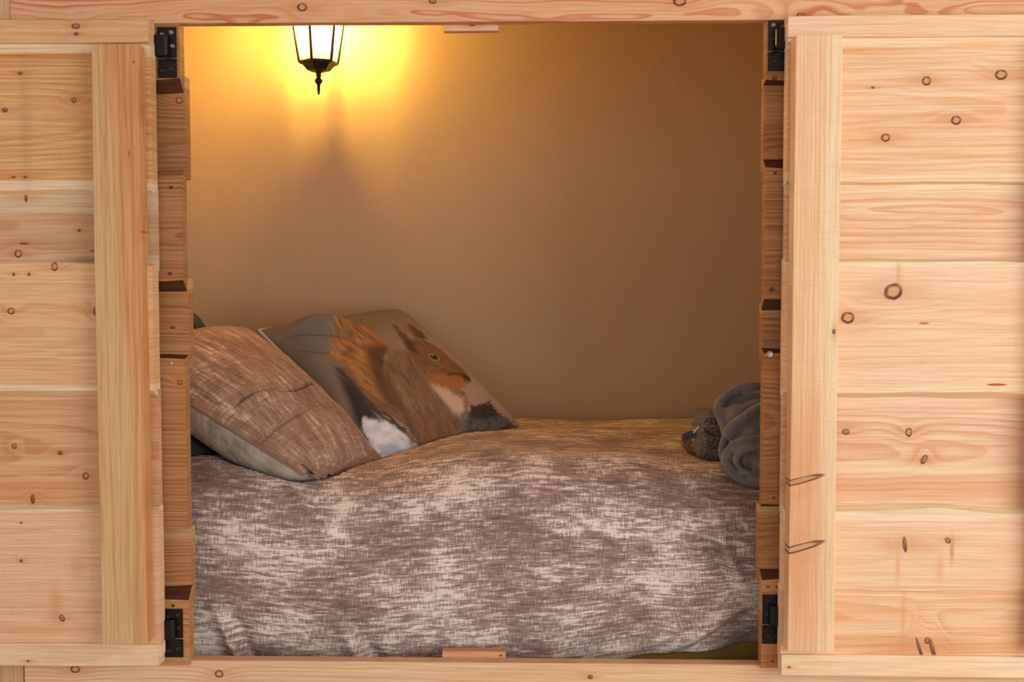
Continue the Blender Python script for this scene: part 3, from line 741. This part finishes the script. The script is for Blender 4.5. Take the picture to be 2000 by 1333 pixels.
def paint(U, V, hg):
    w_ = SHEET[2, 0]*U+SHEET[2, 1]*V+1
    x = (SHEET[0, 0]*U+SHEET[0, 1]*V+SHEET[0, 2])/w_; y = (SHEET[1, 0]*U+SHEET[1, 1]*V+SHEET[1, 2])/w_
    x = x+hg*16; y = y-hg*29                                       # the sheet is stretched over the filling
    c = np.zeros(x.shape+(3,))
    def L(col): return np.array(lin(col)[:3])
    def fur(ang, fl=0.05, fw=0.35, s=1):
        ca, sa = math.cos(ang), math.sin(ang)
        a = x*ca+y*sa; b = -x*sa+y*ca
        return vnoise(a*fl, b*fw, s)*.6+vnoise(a*fl*2.3, b*fw*2.1, s+7)*.4-.5
    def put(mask, col):
        nonlocal c
        c = c*(1-mask[..., None])+(L(col) if isinstance(col, tuple) else col)*mask[..., None]
    def shape(P, soft=4, f=None, amt=0, off=0):
        s = poly_sd(x, y, P)+off
        if f is not None: s = s+f*amt
        return sstep(-soft, soft, s)
    # ground of the picture: grey-brown top left, sandy to the right
    g = sstep(640, 900, x+0.55*(y-700))
    c = L((118, 108, 96))*(1-g[..., None])+L((176, 156, 142))*g[..., None]
    c = c*(0.92+0.16*vnoise(x*.03, y*.03, 4))[..., None]
    put(.55*sstep(40, 0, np.hypot((x-590)*.6, (y-690)*.5)), (92, 88, 92))
    # far bank behind the snow
    put(shape([(650, 740), (700, 770), (745, 850), (770, 870), (740, 905), (690, 830)], 10), (34, 30, 40))
    # snow
    sn = shape([(700, 822), (745, 832), (772, 822), (790, 838), (815, 880), (830, 900), (735, 915), (708, 850)], 4, fur(.3, .1, .1, 9), 10)
    snow = L((226, 228, 236))*(0.80+0.35*vnoise(x*.06, y*.09, 12))[..., None]
    put(sn, snow)
    put(.6*shape([(735, 872), (765, 872), (790, 888), (780, 897), (740, 892)], 4, fur(.3, .1, .2, 10), 12), (150, 178, 200))
    # tail
    f1 = fur(.62, .045, .30, 21)
    tail = shape([(632, 640), (664, 640), (700, 652), (735, 678), (762, 700), (768, 740), (778, 790), (800, 835), (830, 880), (800, 872), (770, 842), (735, 820), (712, 800), (690, 770), (668, 745), (650, 720), (640, 690)], 7, f1, 26)
    tc = L((154, 108, 58))*(1-.0)+0*c
    tc = tc*(1+f1*1.7)[..., None]
    dk = np.clip(sstep(745, 830, y+.35*(x-700))*.75, 0, 1)
    tc = tc*(1-dk[..., None])+(L((120, 84, 60))*(1+f1*1.2)[..., None])*dk[..., None]
    put(tail, np.clip(tc, 0, 1))
    put(.85*shape([(650, 722), (672, 740), (700, 775), (722, 802), (760, 828), (790, 850), (760, 845), (715, 812), (680, 775), (655, 745)], 7, f1, 26), (30, 26, 34))
    put(.85*shape([(712, 690), (742, 690), (748, 712), (740, 738), (752, 778), (772, 812), (752, 800), (726, 765), (714, 735), (706, 712)], 9, f1, 14), (62, 42, 22))
    # body and haunch
    f2 = fur(1.05, .06, .3, 31)
    body = shape([(742, 706), (765, 697), (800, 700), (830, 722), (852, 742), (878, 762), (902, 778), (908, 800), (905, 826), (900, 848), (880, 868), (858, 884), (826, 884), (800, 846), (776, 800), (752, 762), (740, 735)], 4, f2, 8)
    bc_ = L((128, 102, 76))*(1+f2*1.0)[..., None]
    rg = sstep(790, 860, y)*sstep(900, 860, x)
    bc_ = bc_*(1-.7*rg[..., None])+(L((136, 82, 54))*(1+f2*.7)[..., None])*.7*rg[..., None]
    put(body, np.clip(bc_, 0, 1))
    put(.65*shape([(744, 730), (756, 760), (780, 802), (806, 850), (822, 880), (812, 876), (790, 840), (764, 796), (746, 762)], 5, f2, 8), (74, 46, 30))
    put(.75*shape([(826, 742), (850, 750), (872, 768), (868, 776), (846, 768), (828, 756)], 6, f2, 8), (166, 112, 64))
    # pale chest and belly
    put(.9*shape([(836, 764), (862, 770), (884, 782), (900, 790), (902, 812), (890, 826), (876, 818), (858, 796), (842, 778)], 7, f2, 10), (222, 196, 178))
    put(.6*shape([(806, 760), (838, 772), (866, 804), (884, 828), (874, 842), (846, 812), (818, 782)], 8, f2, 10), (136, 100, 78))
    # head
    f3 = fur(.6, .08, .28, 41)
    head = shape([(784, 672), (806, 672), (830, 676), (856, 690), (880, 712), (900, 730), (914, 746), (908, 756), (890, 762), (866, 758), (840, 744), (812, 728), (796, 710), (786, 694)], 4, f3, 9)
    hc = L((126, 92, 62))*(1+f3*.7)[..., None]
    put(head, np.clip(hc, 0, 1))
    put(.9*shape([(838, 740), (866, 742), (896, 746), (908, 754), (904, 766), (884, 776), (862, 766), (842, 752)], 4, f3, 8), (168, 114, 58))
    put(.8*shape([(866, 742), (884, 739), (905, 741), (905, 744), (884, 743), (868, 746)], 1.5), (66, 34, 20))
    put(.9*shape([(894, 742), (908, 744), (915, 753), (913, 760), (902, 755)], 2.5, f3, 6), (44, 28, 22))
    # ears
    put(.9*shape([(752, 640), (766, 646), (784, 664), (800, 684), (812, 704), (800, 702), (786, 690), (770, 664)], 4, f3, 9), (84, 58, 36))
    put(.9*shape([(784, 640), (800, 644), (818, 656), (830, 672), (816, 674), (800, 668)], 3.5, f3, 8), (58, 38, 26))
    put(.7*shape([(776, 634), (796, 646), (806, 664), (798, 668), (784, 652)], 4, f3, 8), (146, 108, 70))
    put(.6*shape([(782, 676), (796, 682), (800, 700), (788, 694)], 3, f3, 8), (60, 40, 28))
    # eye with its pale ring
    r = np.hypot((x-841)/11.0, (y-709)/7.0+(x-841)*-.03)
    put(sstep(1.15, .9, r), (176, 146, 116)); put(sstep(.85, .68, r), (28, 20, 18))
    put(sstep(.9, .5, np.hypot((x-838)/2.2, (y-706)/1.6)), (210, 210, 210))
    # bark stump
    f4 = fur(-.5, .12, .3, 51)
    bk = shape([(880, 880), (862, 892), (820, 905), (890, 905), (1010, 880), (1030, 850), (1002, 832), (975, 816), (958, 800), (950, 790), (946, 800), (930, 802), (915, 806), (905, 828), (896, 850)], 3, f4, 16)
    put(bk, np.clip(L((92, 86, 86))*(1+f4*1.9)[..., None], 0, 1))
    put(.8*shape([(912, 806), (935, 802), (955, 798), (972, 820), (940, 830), (912, 828)], 4, f4, 14), (34, 30, 34))
    return np.clip(c, 0, 1)

def vcol_cloth(name):
    k = NT(name); at_ = k.n('ShaderNodeVertexColor'); at_.layer_name = 'print'
    p = k.obj(); n = k.noise(p, 700, 2.0); n2 = k.noise(p, 16, 3.0)
    k.set(k.b.inputs['Base Color'], k.mix(k.mul(n, .18), at_.outputs[0], (0.10, 0.08, 0.07, 1)))
    k.b.inputs['Roughness'].default_value = .75
    k.set(k.b.inputs['Normal'], k.bump(n2, .12, .01, k.bump(n, .1, .0008)))
    return k.m
def cus_ex(U, V):
    e = .010*(vnoise(U*3.3, V*3.3, 8)-.5)
    e = e+.034*gauss(U, V, .20, .86, .20, .11, -.2)-.014*gauss(U, V, .46, .93, .07, .12)
    # slack folds from the left corner
    for (u0, v0, au, av, an, am) in ((.18, .80, .16, .025, -.5, -.020), (.28, .86, .16, .03, -.4, .012), (.10, .72, .14, .022, -.8, -.012), (.42, .90, .12, .03, .1, -.016), (.36, .60, .25, .03, -1.2, -.010)):
        e = e+am*gauss(U, V, u0, v0, au, av, an)
    return e
NP = 260
cus, ring, (UU, VV), ctop, N1 = cushion('printed_cushion', cA, cB, cD, cC, .075, .035, NP, [vcol_cloth('squirrel_print'), cloth_plain('cushion_back', (176, 160, 150), .3, .2)], cus_ex, q=.48, pin=.03)
ca = cus.data.color_attributes.new('print', 'FLOAT_COLOR', 'POINT')
cols = np.ones((len(cus.data.vertices), 4), np.float32); cols[:, :3] = 0.3
cols[:N1*N1, :3] = paint(UU, VV, ctop).reshape(-1, 3)
ca.data.foreach_set('color', cols.ravel())
tag(cus, 'square cushion printed with a red squirrel, leaning against the back wall', 'cushion')
M_EDGE = cloth_plain('cushion_edge', (190, 172, 160), .3, .2)
bm = bmesh.new(); tube(bm, [Vector(ring[i]) for i in range(0, len(ring), 4)], .005, 8, closed=True); bm_obj('seam', bm, M_EDGE, cus, smooth=True)

# dark padded shape behind the pillow
def superell(bm, c, r, e1=.6, e2=.6, nu=28, nv=16, rot=None):
    def f(w, m): return math.copysign(abs(w)**m, w)
    rings = []
    for i in range(nv+1):
        ph = -math.pi/2+math.pi*i/nv
        rings.append([bm.verts.new(Vector(c)+((rot or Matrix.Identity(3)) @ Vector((r[0]*f(math.cos(ph), e1)*f(math.cos(th), e2), r[1]*f(math.cos(ph), e1)*f(math.sin(th), e2), r[2]*f(math.sin(ph), e1)))))
                      for th in [2*math.pi*j/nu for j in range(nu)]])
    for a, b in zip(rings, rings[1:]):
        for j in range(nu): bm.faces.new((a[j], a[(j+1) % nu], b[(j+1) % nu], b[j]))
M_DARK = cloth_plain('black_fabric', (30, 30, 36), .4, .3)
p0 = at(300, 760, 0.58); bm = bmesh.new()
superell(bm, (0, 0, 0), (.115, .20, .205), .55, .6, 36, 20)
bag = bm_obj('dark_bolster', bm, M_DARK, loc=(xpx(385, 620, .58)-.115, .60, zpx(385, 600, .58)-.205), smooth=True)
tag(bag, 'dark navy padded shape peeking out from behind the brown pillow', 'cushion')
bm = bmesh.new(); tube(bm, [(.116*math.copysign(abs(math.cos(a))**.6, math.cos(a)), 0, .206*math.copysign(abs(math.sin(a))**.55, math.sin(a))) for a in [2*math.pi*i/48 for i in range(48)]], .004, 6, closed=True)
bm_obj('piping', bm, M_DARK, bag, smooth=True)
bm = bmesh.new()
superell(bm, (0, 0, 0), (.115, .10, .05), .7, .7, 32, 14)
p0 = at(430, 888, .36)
sh = bm_obj('dark_shape', bm, M_DARK, loc=(p0.x-.115, .36, zpx(400, 915, .30)+.045), smooth=True)  # plain dark rounded form below the pillow's left end
tag(sh, 'low dark rounded shape on the duvet under the brown pillow', 'cloth')

# ------------------------------------------------------------------ fleece blanket and knitted throw
def remesh_obj(name, bm, vox, mat, smooth_it=6, disp=None):
    o = bm_obj(name, bm, mat)
    rm = o.modifiers.new('r', 'REMESH'); rm.mode = 'VOXEL'; rm.voxel_size = vox
    sm = o.modifiers.new('s', 'SMOOTH'); sm.iterations = smooth_it; sm.factor = .5
    tmp = bpy.data.scenes.new('scratch'); C.objects.unlink(o); tmp.collection.objects.link(o); o.data.materials.clear()
    tmp.view_layers[0].update(); dg = tmp.view_layers[0].depsgraph; me = bpy.data.meshes.new_from_object(o.evaluated_get(dg))
    old = o.data; o.modifiers.clear(); o.data = me; bpy.data.meshes.remove(old)
    tmp.collection.objects.unlink(o); C.objects.link(o); bpy.data.scenes.remove(tmp)
    if disp:
        new = [v.co + v.normal*disp(v.co) for v in me.vertices]
        for v, c_ in zip(me.vertices, new): v.co = c_
    me.materials.clear(); me.materials.append(mat)
    me.polygons.foreach_set('use_smooth', [True]*len(me.polygons))
    c = sum((v.co for v in me.vertices), Vector())/len(me.vertices)
    me.transform(Matrix.Translation(-c)); o.location = c
    return o
def fuzzy(name, col, hi):
    k = NT(name); p = k.obj()
    n = k.noise(p, 28, 4.0); f = k.noise(p, 420, 2.0)
    c = k.mix(k.mul(k.step(n, .35, .7), .6), lin(col), lin(hi))
    c = k.mix(k.mul(f, .3), c, lin([x*.55 for x in col]))
    k.set(k.b.inputs['Base Color'], c); k.b.inputs['Roughness'].default_value = .95
    k.b.inputs['Sheen Weight'].default_value = .5; k.b.inputs['Sheen Roughness'].default_value = .5
    k.b.inputs['Specular IOR Level'].default_value = .05
    k.set(k.b.inputs['Normal'], k.bump(f, .5, .003, k.bump(n, .4, .01)))
    return k.m
def ell(bm, px, py, Y, rx, ry, rd, ang=0.0):
    sc = (Y-CAM.y)/FPX
    superell(bm, at(px, py, Y), (rx*sc, rd, ry*sc), 1, 1, 24, 14, Matrix.Rotation(-ang, 3, 'Y'))
def fold_tube(bm, pts, r):
    P = [at(px, py, Y) for px, py, Y in pts]
    sc = (pts[0][2]-CAM.y)/FPX
    tube(bm, catmull(P, 6), r*sc, 12)
bm = bmesh.new()
ell(bm, 1545, 845, .36, 115, 80, .13)                       # heart of the bundle, mostly behind the wall
ell(bm, 1530, 905, .26, 80, 40, .06)
fold_tube(bm, [(1600, 858, .22), (1500, 860, .19), (1452, 863, .18), (1424, 880, .185), (1418, 904, .19), (1436, 926, .185), (1470, 940, .18), (1520, 944, .18), (1600, 944, .2)], 11)
fold_tube(bm, [(1560, 874, .19), (1500, 874, .17), (1462, 878, .165), (1440, 892, .165), (1446, 914, .165), (1480, 930, .16), (1540, 934, .17)], 7)
ell(bm, 1488, 902, .19, 34, 25, .03)
fold_tube(bm, [(1600, 790, .26), (1500, 800, .24), (1462, 816, .225), (1432, 838, .22), (1422, 856, .225)], 15)
ell(bm, 1478, 836, .235, 52, 22, .035, .35)
fold_tube(bm, [(1402, 806, .30), (1410, 828, .28), (1416, 850, .265), (1410, 874, .26), (1412, 896, .25), (1428, 916, .23)], 8)
fold_tube(bm, [(1402, 806, .30), (1404, 790, .31), (1422, 770, .315), (1452, 757, .31), (1494, 753, .31), (1600, 753, .32)], 9.5)
fold_tube(bm, [(1405, 803, .30), (1430, 808, .285), (1452, 800, .29), (1470, 790, .29), (1520, 780, .29)], 8)
ell(bm, 1470, 786, .345, 62, 24, .04)
ell(bm, 1440, 830, .30, 34, 40, .04)
ell(bm, 1470, 880, .23, 48, 40, .035)
def bl_disp(p): return .0035*mnoise.noise(p*26)+.0016*mnoise.noise(p*70)
bl = remesh_obj('fleece_blanket', bm, .0042, fuzzy('grey_fleece', (118, 112, 114), (152, 144, 142)), 5, bl_disp)
tag(bl, 'bundled grey fleece blanket at the right end of the bed', 'blanket')

def knit(name):
    k = NT(name); p = k.obj(); o = k.sep(p)
    wv = k.n('ShaderNodeTexVoronoi'); k.set(wv.inputs['Vector'], k.xyz(k.mul(o[0], 170), k.mul(o[1], 170), k.mul(o[2], 240))); wv.inputs['Scale'].default_value = 1
    n = k.noise(p, 20, 3)
    c = k.mix(k.step(wv.outputs['Distance'], .15, .7), lin((138, 112, 98)), lin((52, 42, 40)))
    c = k.mix(k.mul(n, .35), c, lin((70, 52, 44)))
    k.set(k.b.inputs['Base Color'], c); k.b.inputs['Roughness'].default_value = .95; k.b.inputs['Sheen Weight'].default_value = .4
    k.set(k.b.inputs['Normal'], k.bump(wv.outputs['Distance'], .9, .004))
    return k.m
bm = bmesh.new()
for i, (pxl, pyc, ry, Y) in enumerate(((1357, 884, 15, .40), (1362, 858, 15, .415), (1358, 834, 13, .43), (1364, 815, 10, .45))):
    sc = (Y-CAM.y)/FPX; c0 = at(pxl+33, pyc, Y)
    superell(bm, c0, (33*sc, .09, ry*sc), .55, .3, 30, 12, Matrix.Rotation(.10, 3, 'Y'))
kn = remesh_obj('knitted_throw', bm, .0035, knit('brown_knit'), 2, lambda p: .003*mnoise.noise(p*60)+.0015*mnoise.noise(p*190))
tag(kn, 'dark brown knitted throw folded beside the grey blanket', 'throw')
bm = bmesh.new()
q = [at(1355, 846, .30), at(1360, 839, .30), at(1365, 834, .305)]
tube(bm, catmull(q, 4), .0022, 6); bm_obj('label_tag', bm, plain('white_ribbon', (226, 222, 214), .6), kn, -kn.location, True)
# tassel at its corner
bm = bmesh.new()
for i in range(26):
    a = at(1360, 852+R.uniform(-5, 5), .36)
    b = at(1334+R.uniform(-3, 10), 854+R.uniform(-9, 9), .34+R.uniform(-.01, .02))
    mid = (a+b)/2+Vector((0, 0, R.uniform(.0, .008)))
    tube(bm, catmull([a, mid, b], 3), .0022, 5)
bm_obj('tassel', bm, fuzzy('dark_yarn', (84, 76, 74), (110, 100, 96)), kn, -kn.location, True)

# ------------------------------------------------------------------ wall lantern
LY = 0.865
base = at(622, 122, LY); mm = (LY-CAM.y)/FPX
M_LBLK = plain('lantern_black', (40, 32, 24), .5, .3, .2, 120, .1)
lan = tag(empty('wall_lantern', (base.x, LY, base.z)), 'lit black hexagonal lantern hanging on the alcove back wall', 'lamp')
def A6(k_, off=-9): 
    a = math.radians(off+60*k_); return Vector((math.sin(a), -math.cos(a), 0))
r0, r1, hp = 37.5*mm, 58*mm, 140*mm
for k_ in range(6):
    bm = bmesh.new(); d = A6(k_)
    tube(bm, [d*r0, d*r1+Vector((0, 0, hp))], .0042, 6); bm_obj('bar', bm, M_LBLK, lan)
gk = NT('seeded_glass')
tr = gk.n('ShaderNodeBsdfTransparent'); tl = gk.n('ShaderNodeBsdfTranslucent'); tl.inputs[0].default_value = (1, .96, .88, 1)
nn = gk.noise(gk.obj(), 60, 2.0)
mxs = gk.n('ShaderNodeMixShader'); gk.set(mxs.inputs[0], gk.step(nn, .2, .8, .18, .34))
gk.t.links.new(tr.outputs[0], mxs.inputs[1]); gk.t.links.new(tl.outputs[0], mxs.inputs[2]); gk.t.links.new(mxs.outputs[0], gk.out.inputs[0])
for k_ in range(6):
    a, b = A6(k_), A6(k_+1); hz = Vector((0, 0, hp))
    n_ = (a+b).normalized(); ins = .0028
    o_ = [a*r0*.97, b*r0*.97, b*r1*.97+hz, a*r1*.97+hz]; i_ = [v-n_*ins for v in o_]
    mesh_obj('pane', o_+i_, [(0, 1, 2, 3), (7, 6, 5, 4), (0, 4, 5, 1), (1, 5, 6, 2), (2, 6, 7, 3), (3, 7, 4, 0)], gk.m).parent = lan
ph = math.radians(-9-90)
bm = bmesh.new()
bm_lathe(bm, [(39*mm, 1*mm), (39*mm, -3*mm), (34*mm, -5*mm), (31*mm, -6*mm), (23*mm, -15*mm), (22*mm, -16*mm), (10*mm, -19*mm)], 6, phase=ph); bm_obj('base_tray', bm, M_LBLK, lan)
bm = bmesh.new()
bm_lathe(bm, [(13*mm, -16*mm), (6*mm, -19*mm), (4.5*mm, -24*mm), (5.5*mm, -26*mm), (4*mm, -29*mm), (5*mm, -31*mm), (8*mm, -35*mm), (7*mm, -38*mm), (3.4*mm, -43*mm), (3.2*mm, -52*mm), (1.6*mm, -61*mm), (.3*mm, -62.5*mm)], 16); bm_obj('finial', bm, M_LBLK, lan, smooth=True)
bm = bmesh.new()
bm_lathe(bm, [(66*mm, hp-2*mm), (67*mm, hp+4*mm), (50*mm, hp+16*mm), (30*mm, hp+42*mm), (14*mm, hp+50*mm), (12*mm, hp+62*mm), (4*mm, hp+72*mm)], 6, phase=ph); bm_obj('roof', bm, M_LBLK, lan)
bm = bmesh.new()
tube(bm, catmull([(0, 0, hp+60*mm), (0, .02, hp+85*mm), (0, .05, hp+92*mm), (0, .085, hp+70*mm), (0, YB-LY-.008, hp+30*mm)], 8), .006, 10); bm_obj('arm', bm, M_LBLK, lan, smooth=True)
bm = bmesh.new(); bm_box(bm, (-.03, YB-LY-.012, hp-20*mm), (.03, YB-LY-.0005, hp+75*mm), .004); bm_obj('wall_plate', bm, M_LBLK, lan)
HB = 0.104
bm = bmesh.new(); bm_lathe(bm, [(.011, -.0), (.011, HB-.020), (.008, HB-.018)], 16); ct = bm_obj('candle_tube', bm, plain('candle_tube', (226, 212, 180), .5), lan, smooth=True)
bk = NT('lit_bulb'); em = bk.n('ShaderNodeEmission'); em.inputs[0].default_value = (1, .575, .105, 1); em.inputs[1].default_value = 1800
bk.t.links.new(em.outputs[0], bk.out.inputs[0])
bm = bmesh.new(); bm_lathe(bm, [(.006, HB-.018), (.016, HB-.008), (.018, HB+.004), (.014, HB+.022), (.007, HB+.038), (.001, HB+.046)], 18)
bulb = bm_obj('bulb', bm, bk.m, ct, smooth=True)
# ------------------------------------------------------------------ soft things give way to each other
from mathutils.bvhtree import BVHTree
def wloc(o): return Vector(o.location)+(wloc(o.parent) if o.parent else Vector())
def family(o): return [o]+[c for c in o.children]
def tree_of(o):
    V = []; F = []
    for q in family(o):
        w_ = wloc(q); k = len(V)
        V += [w_+v.co for v in q.data.vertices]; F += [tuple(k+i for i in p.vertices) for p in q.data.polygons]
    return BVHTree.FromPolygons(V, F)
def coords(o):
    a = np.zeros(len(o.data.vertices)*3, np.float32); o.data.vertices.foreach_get('co', a)
    return a.reshape(-1, 3)+np.array(wloc(o))
def put_coords(o, co):
    o.data.vertices.foreach_set('co', (co-np.array(wloc(o))).astype(np.float32).ravel()); o.data.update()
def box_of(o):
    a = np.concatenate([coords(q) for q in family(o)]); return a.min(0), a.max(0)
def yield_to(a, b, gap=.005, gap2=.010):
    """what of a lies inside b is pressed out to b's surface"""
    me = b.data; w_ = wloc(b)
    t = BVHTree.FromPolygons([w_+v.co for v in me.vertices], [tuple(p.vertices) for p in me.polygons])
    lo, hi = box_of(b)
    for q in family(a):
        g_ = gap if q is a else gap2
        for rep_ in range(2):
            co = coords(q)
            for i in np.nonzero(np.all((co > lo-.01) & (co < hi+.01), axis=1))[0]:
                p = Vector(co[i]); h, n, _, d = t.find_nearest(p)
                if (p-h).dot(n) < 0 or d < g_: co[i] = np.array(h+n*g_)
            put_coords(q, co)
def dent(a, things, gap=.004):
    """the duvet sinks under whatever lies on it"""
    co = coords(a); n_, m_ = DV.shape[:2]
    z = co[:, 2].reshape(n_, m_).copy(); X = co[:, 0].reshape(n_, m_); Yy = co[:, 1].reshape(n_, m_)
    lim = np.full((n_, m_), 9.0)
    for b in things:
        t = tree_of(b); lo, hi = box_of(b)
        mk = (X > lo[0]-.01) & (X < hi[0]+.01) & (Yy > lo[1]-.01) & (Yy < hi[1]+.01)
        for i, j in zip(*np.nonzero(mk)):
            h = t.ray_cast(Vector((X[i, j], Yy[i, j], 0.3)), Vector((0, 0, 1)))
            if h[0] is not None: lim[i, j] = min(lim[i, j], h[0].z-gap)
    for _ in range(2):                                      # the dent is a little wider than the thing
        L2 = lim.copy()
        L2[1:] = np.minimum(L2[1:], lim[:-1]); L2[:-1] = np.minimum(L2[:-1], lim[1:])
        L2[:, 1:] = np.minimum(L2[:, 1:], lim[:, :-1]); L2[:, :-1] = np.minimum(L2[:, :-1], lim[:, 1:])
        lim = L2
    co[:, 2] = np.minimum(z, lim).ravel(); put_coords(a, co)
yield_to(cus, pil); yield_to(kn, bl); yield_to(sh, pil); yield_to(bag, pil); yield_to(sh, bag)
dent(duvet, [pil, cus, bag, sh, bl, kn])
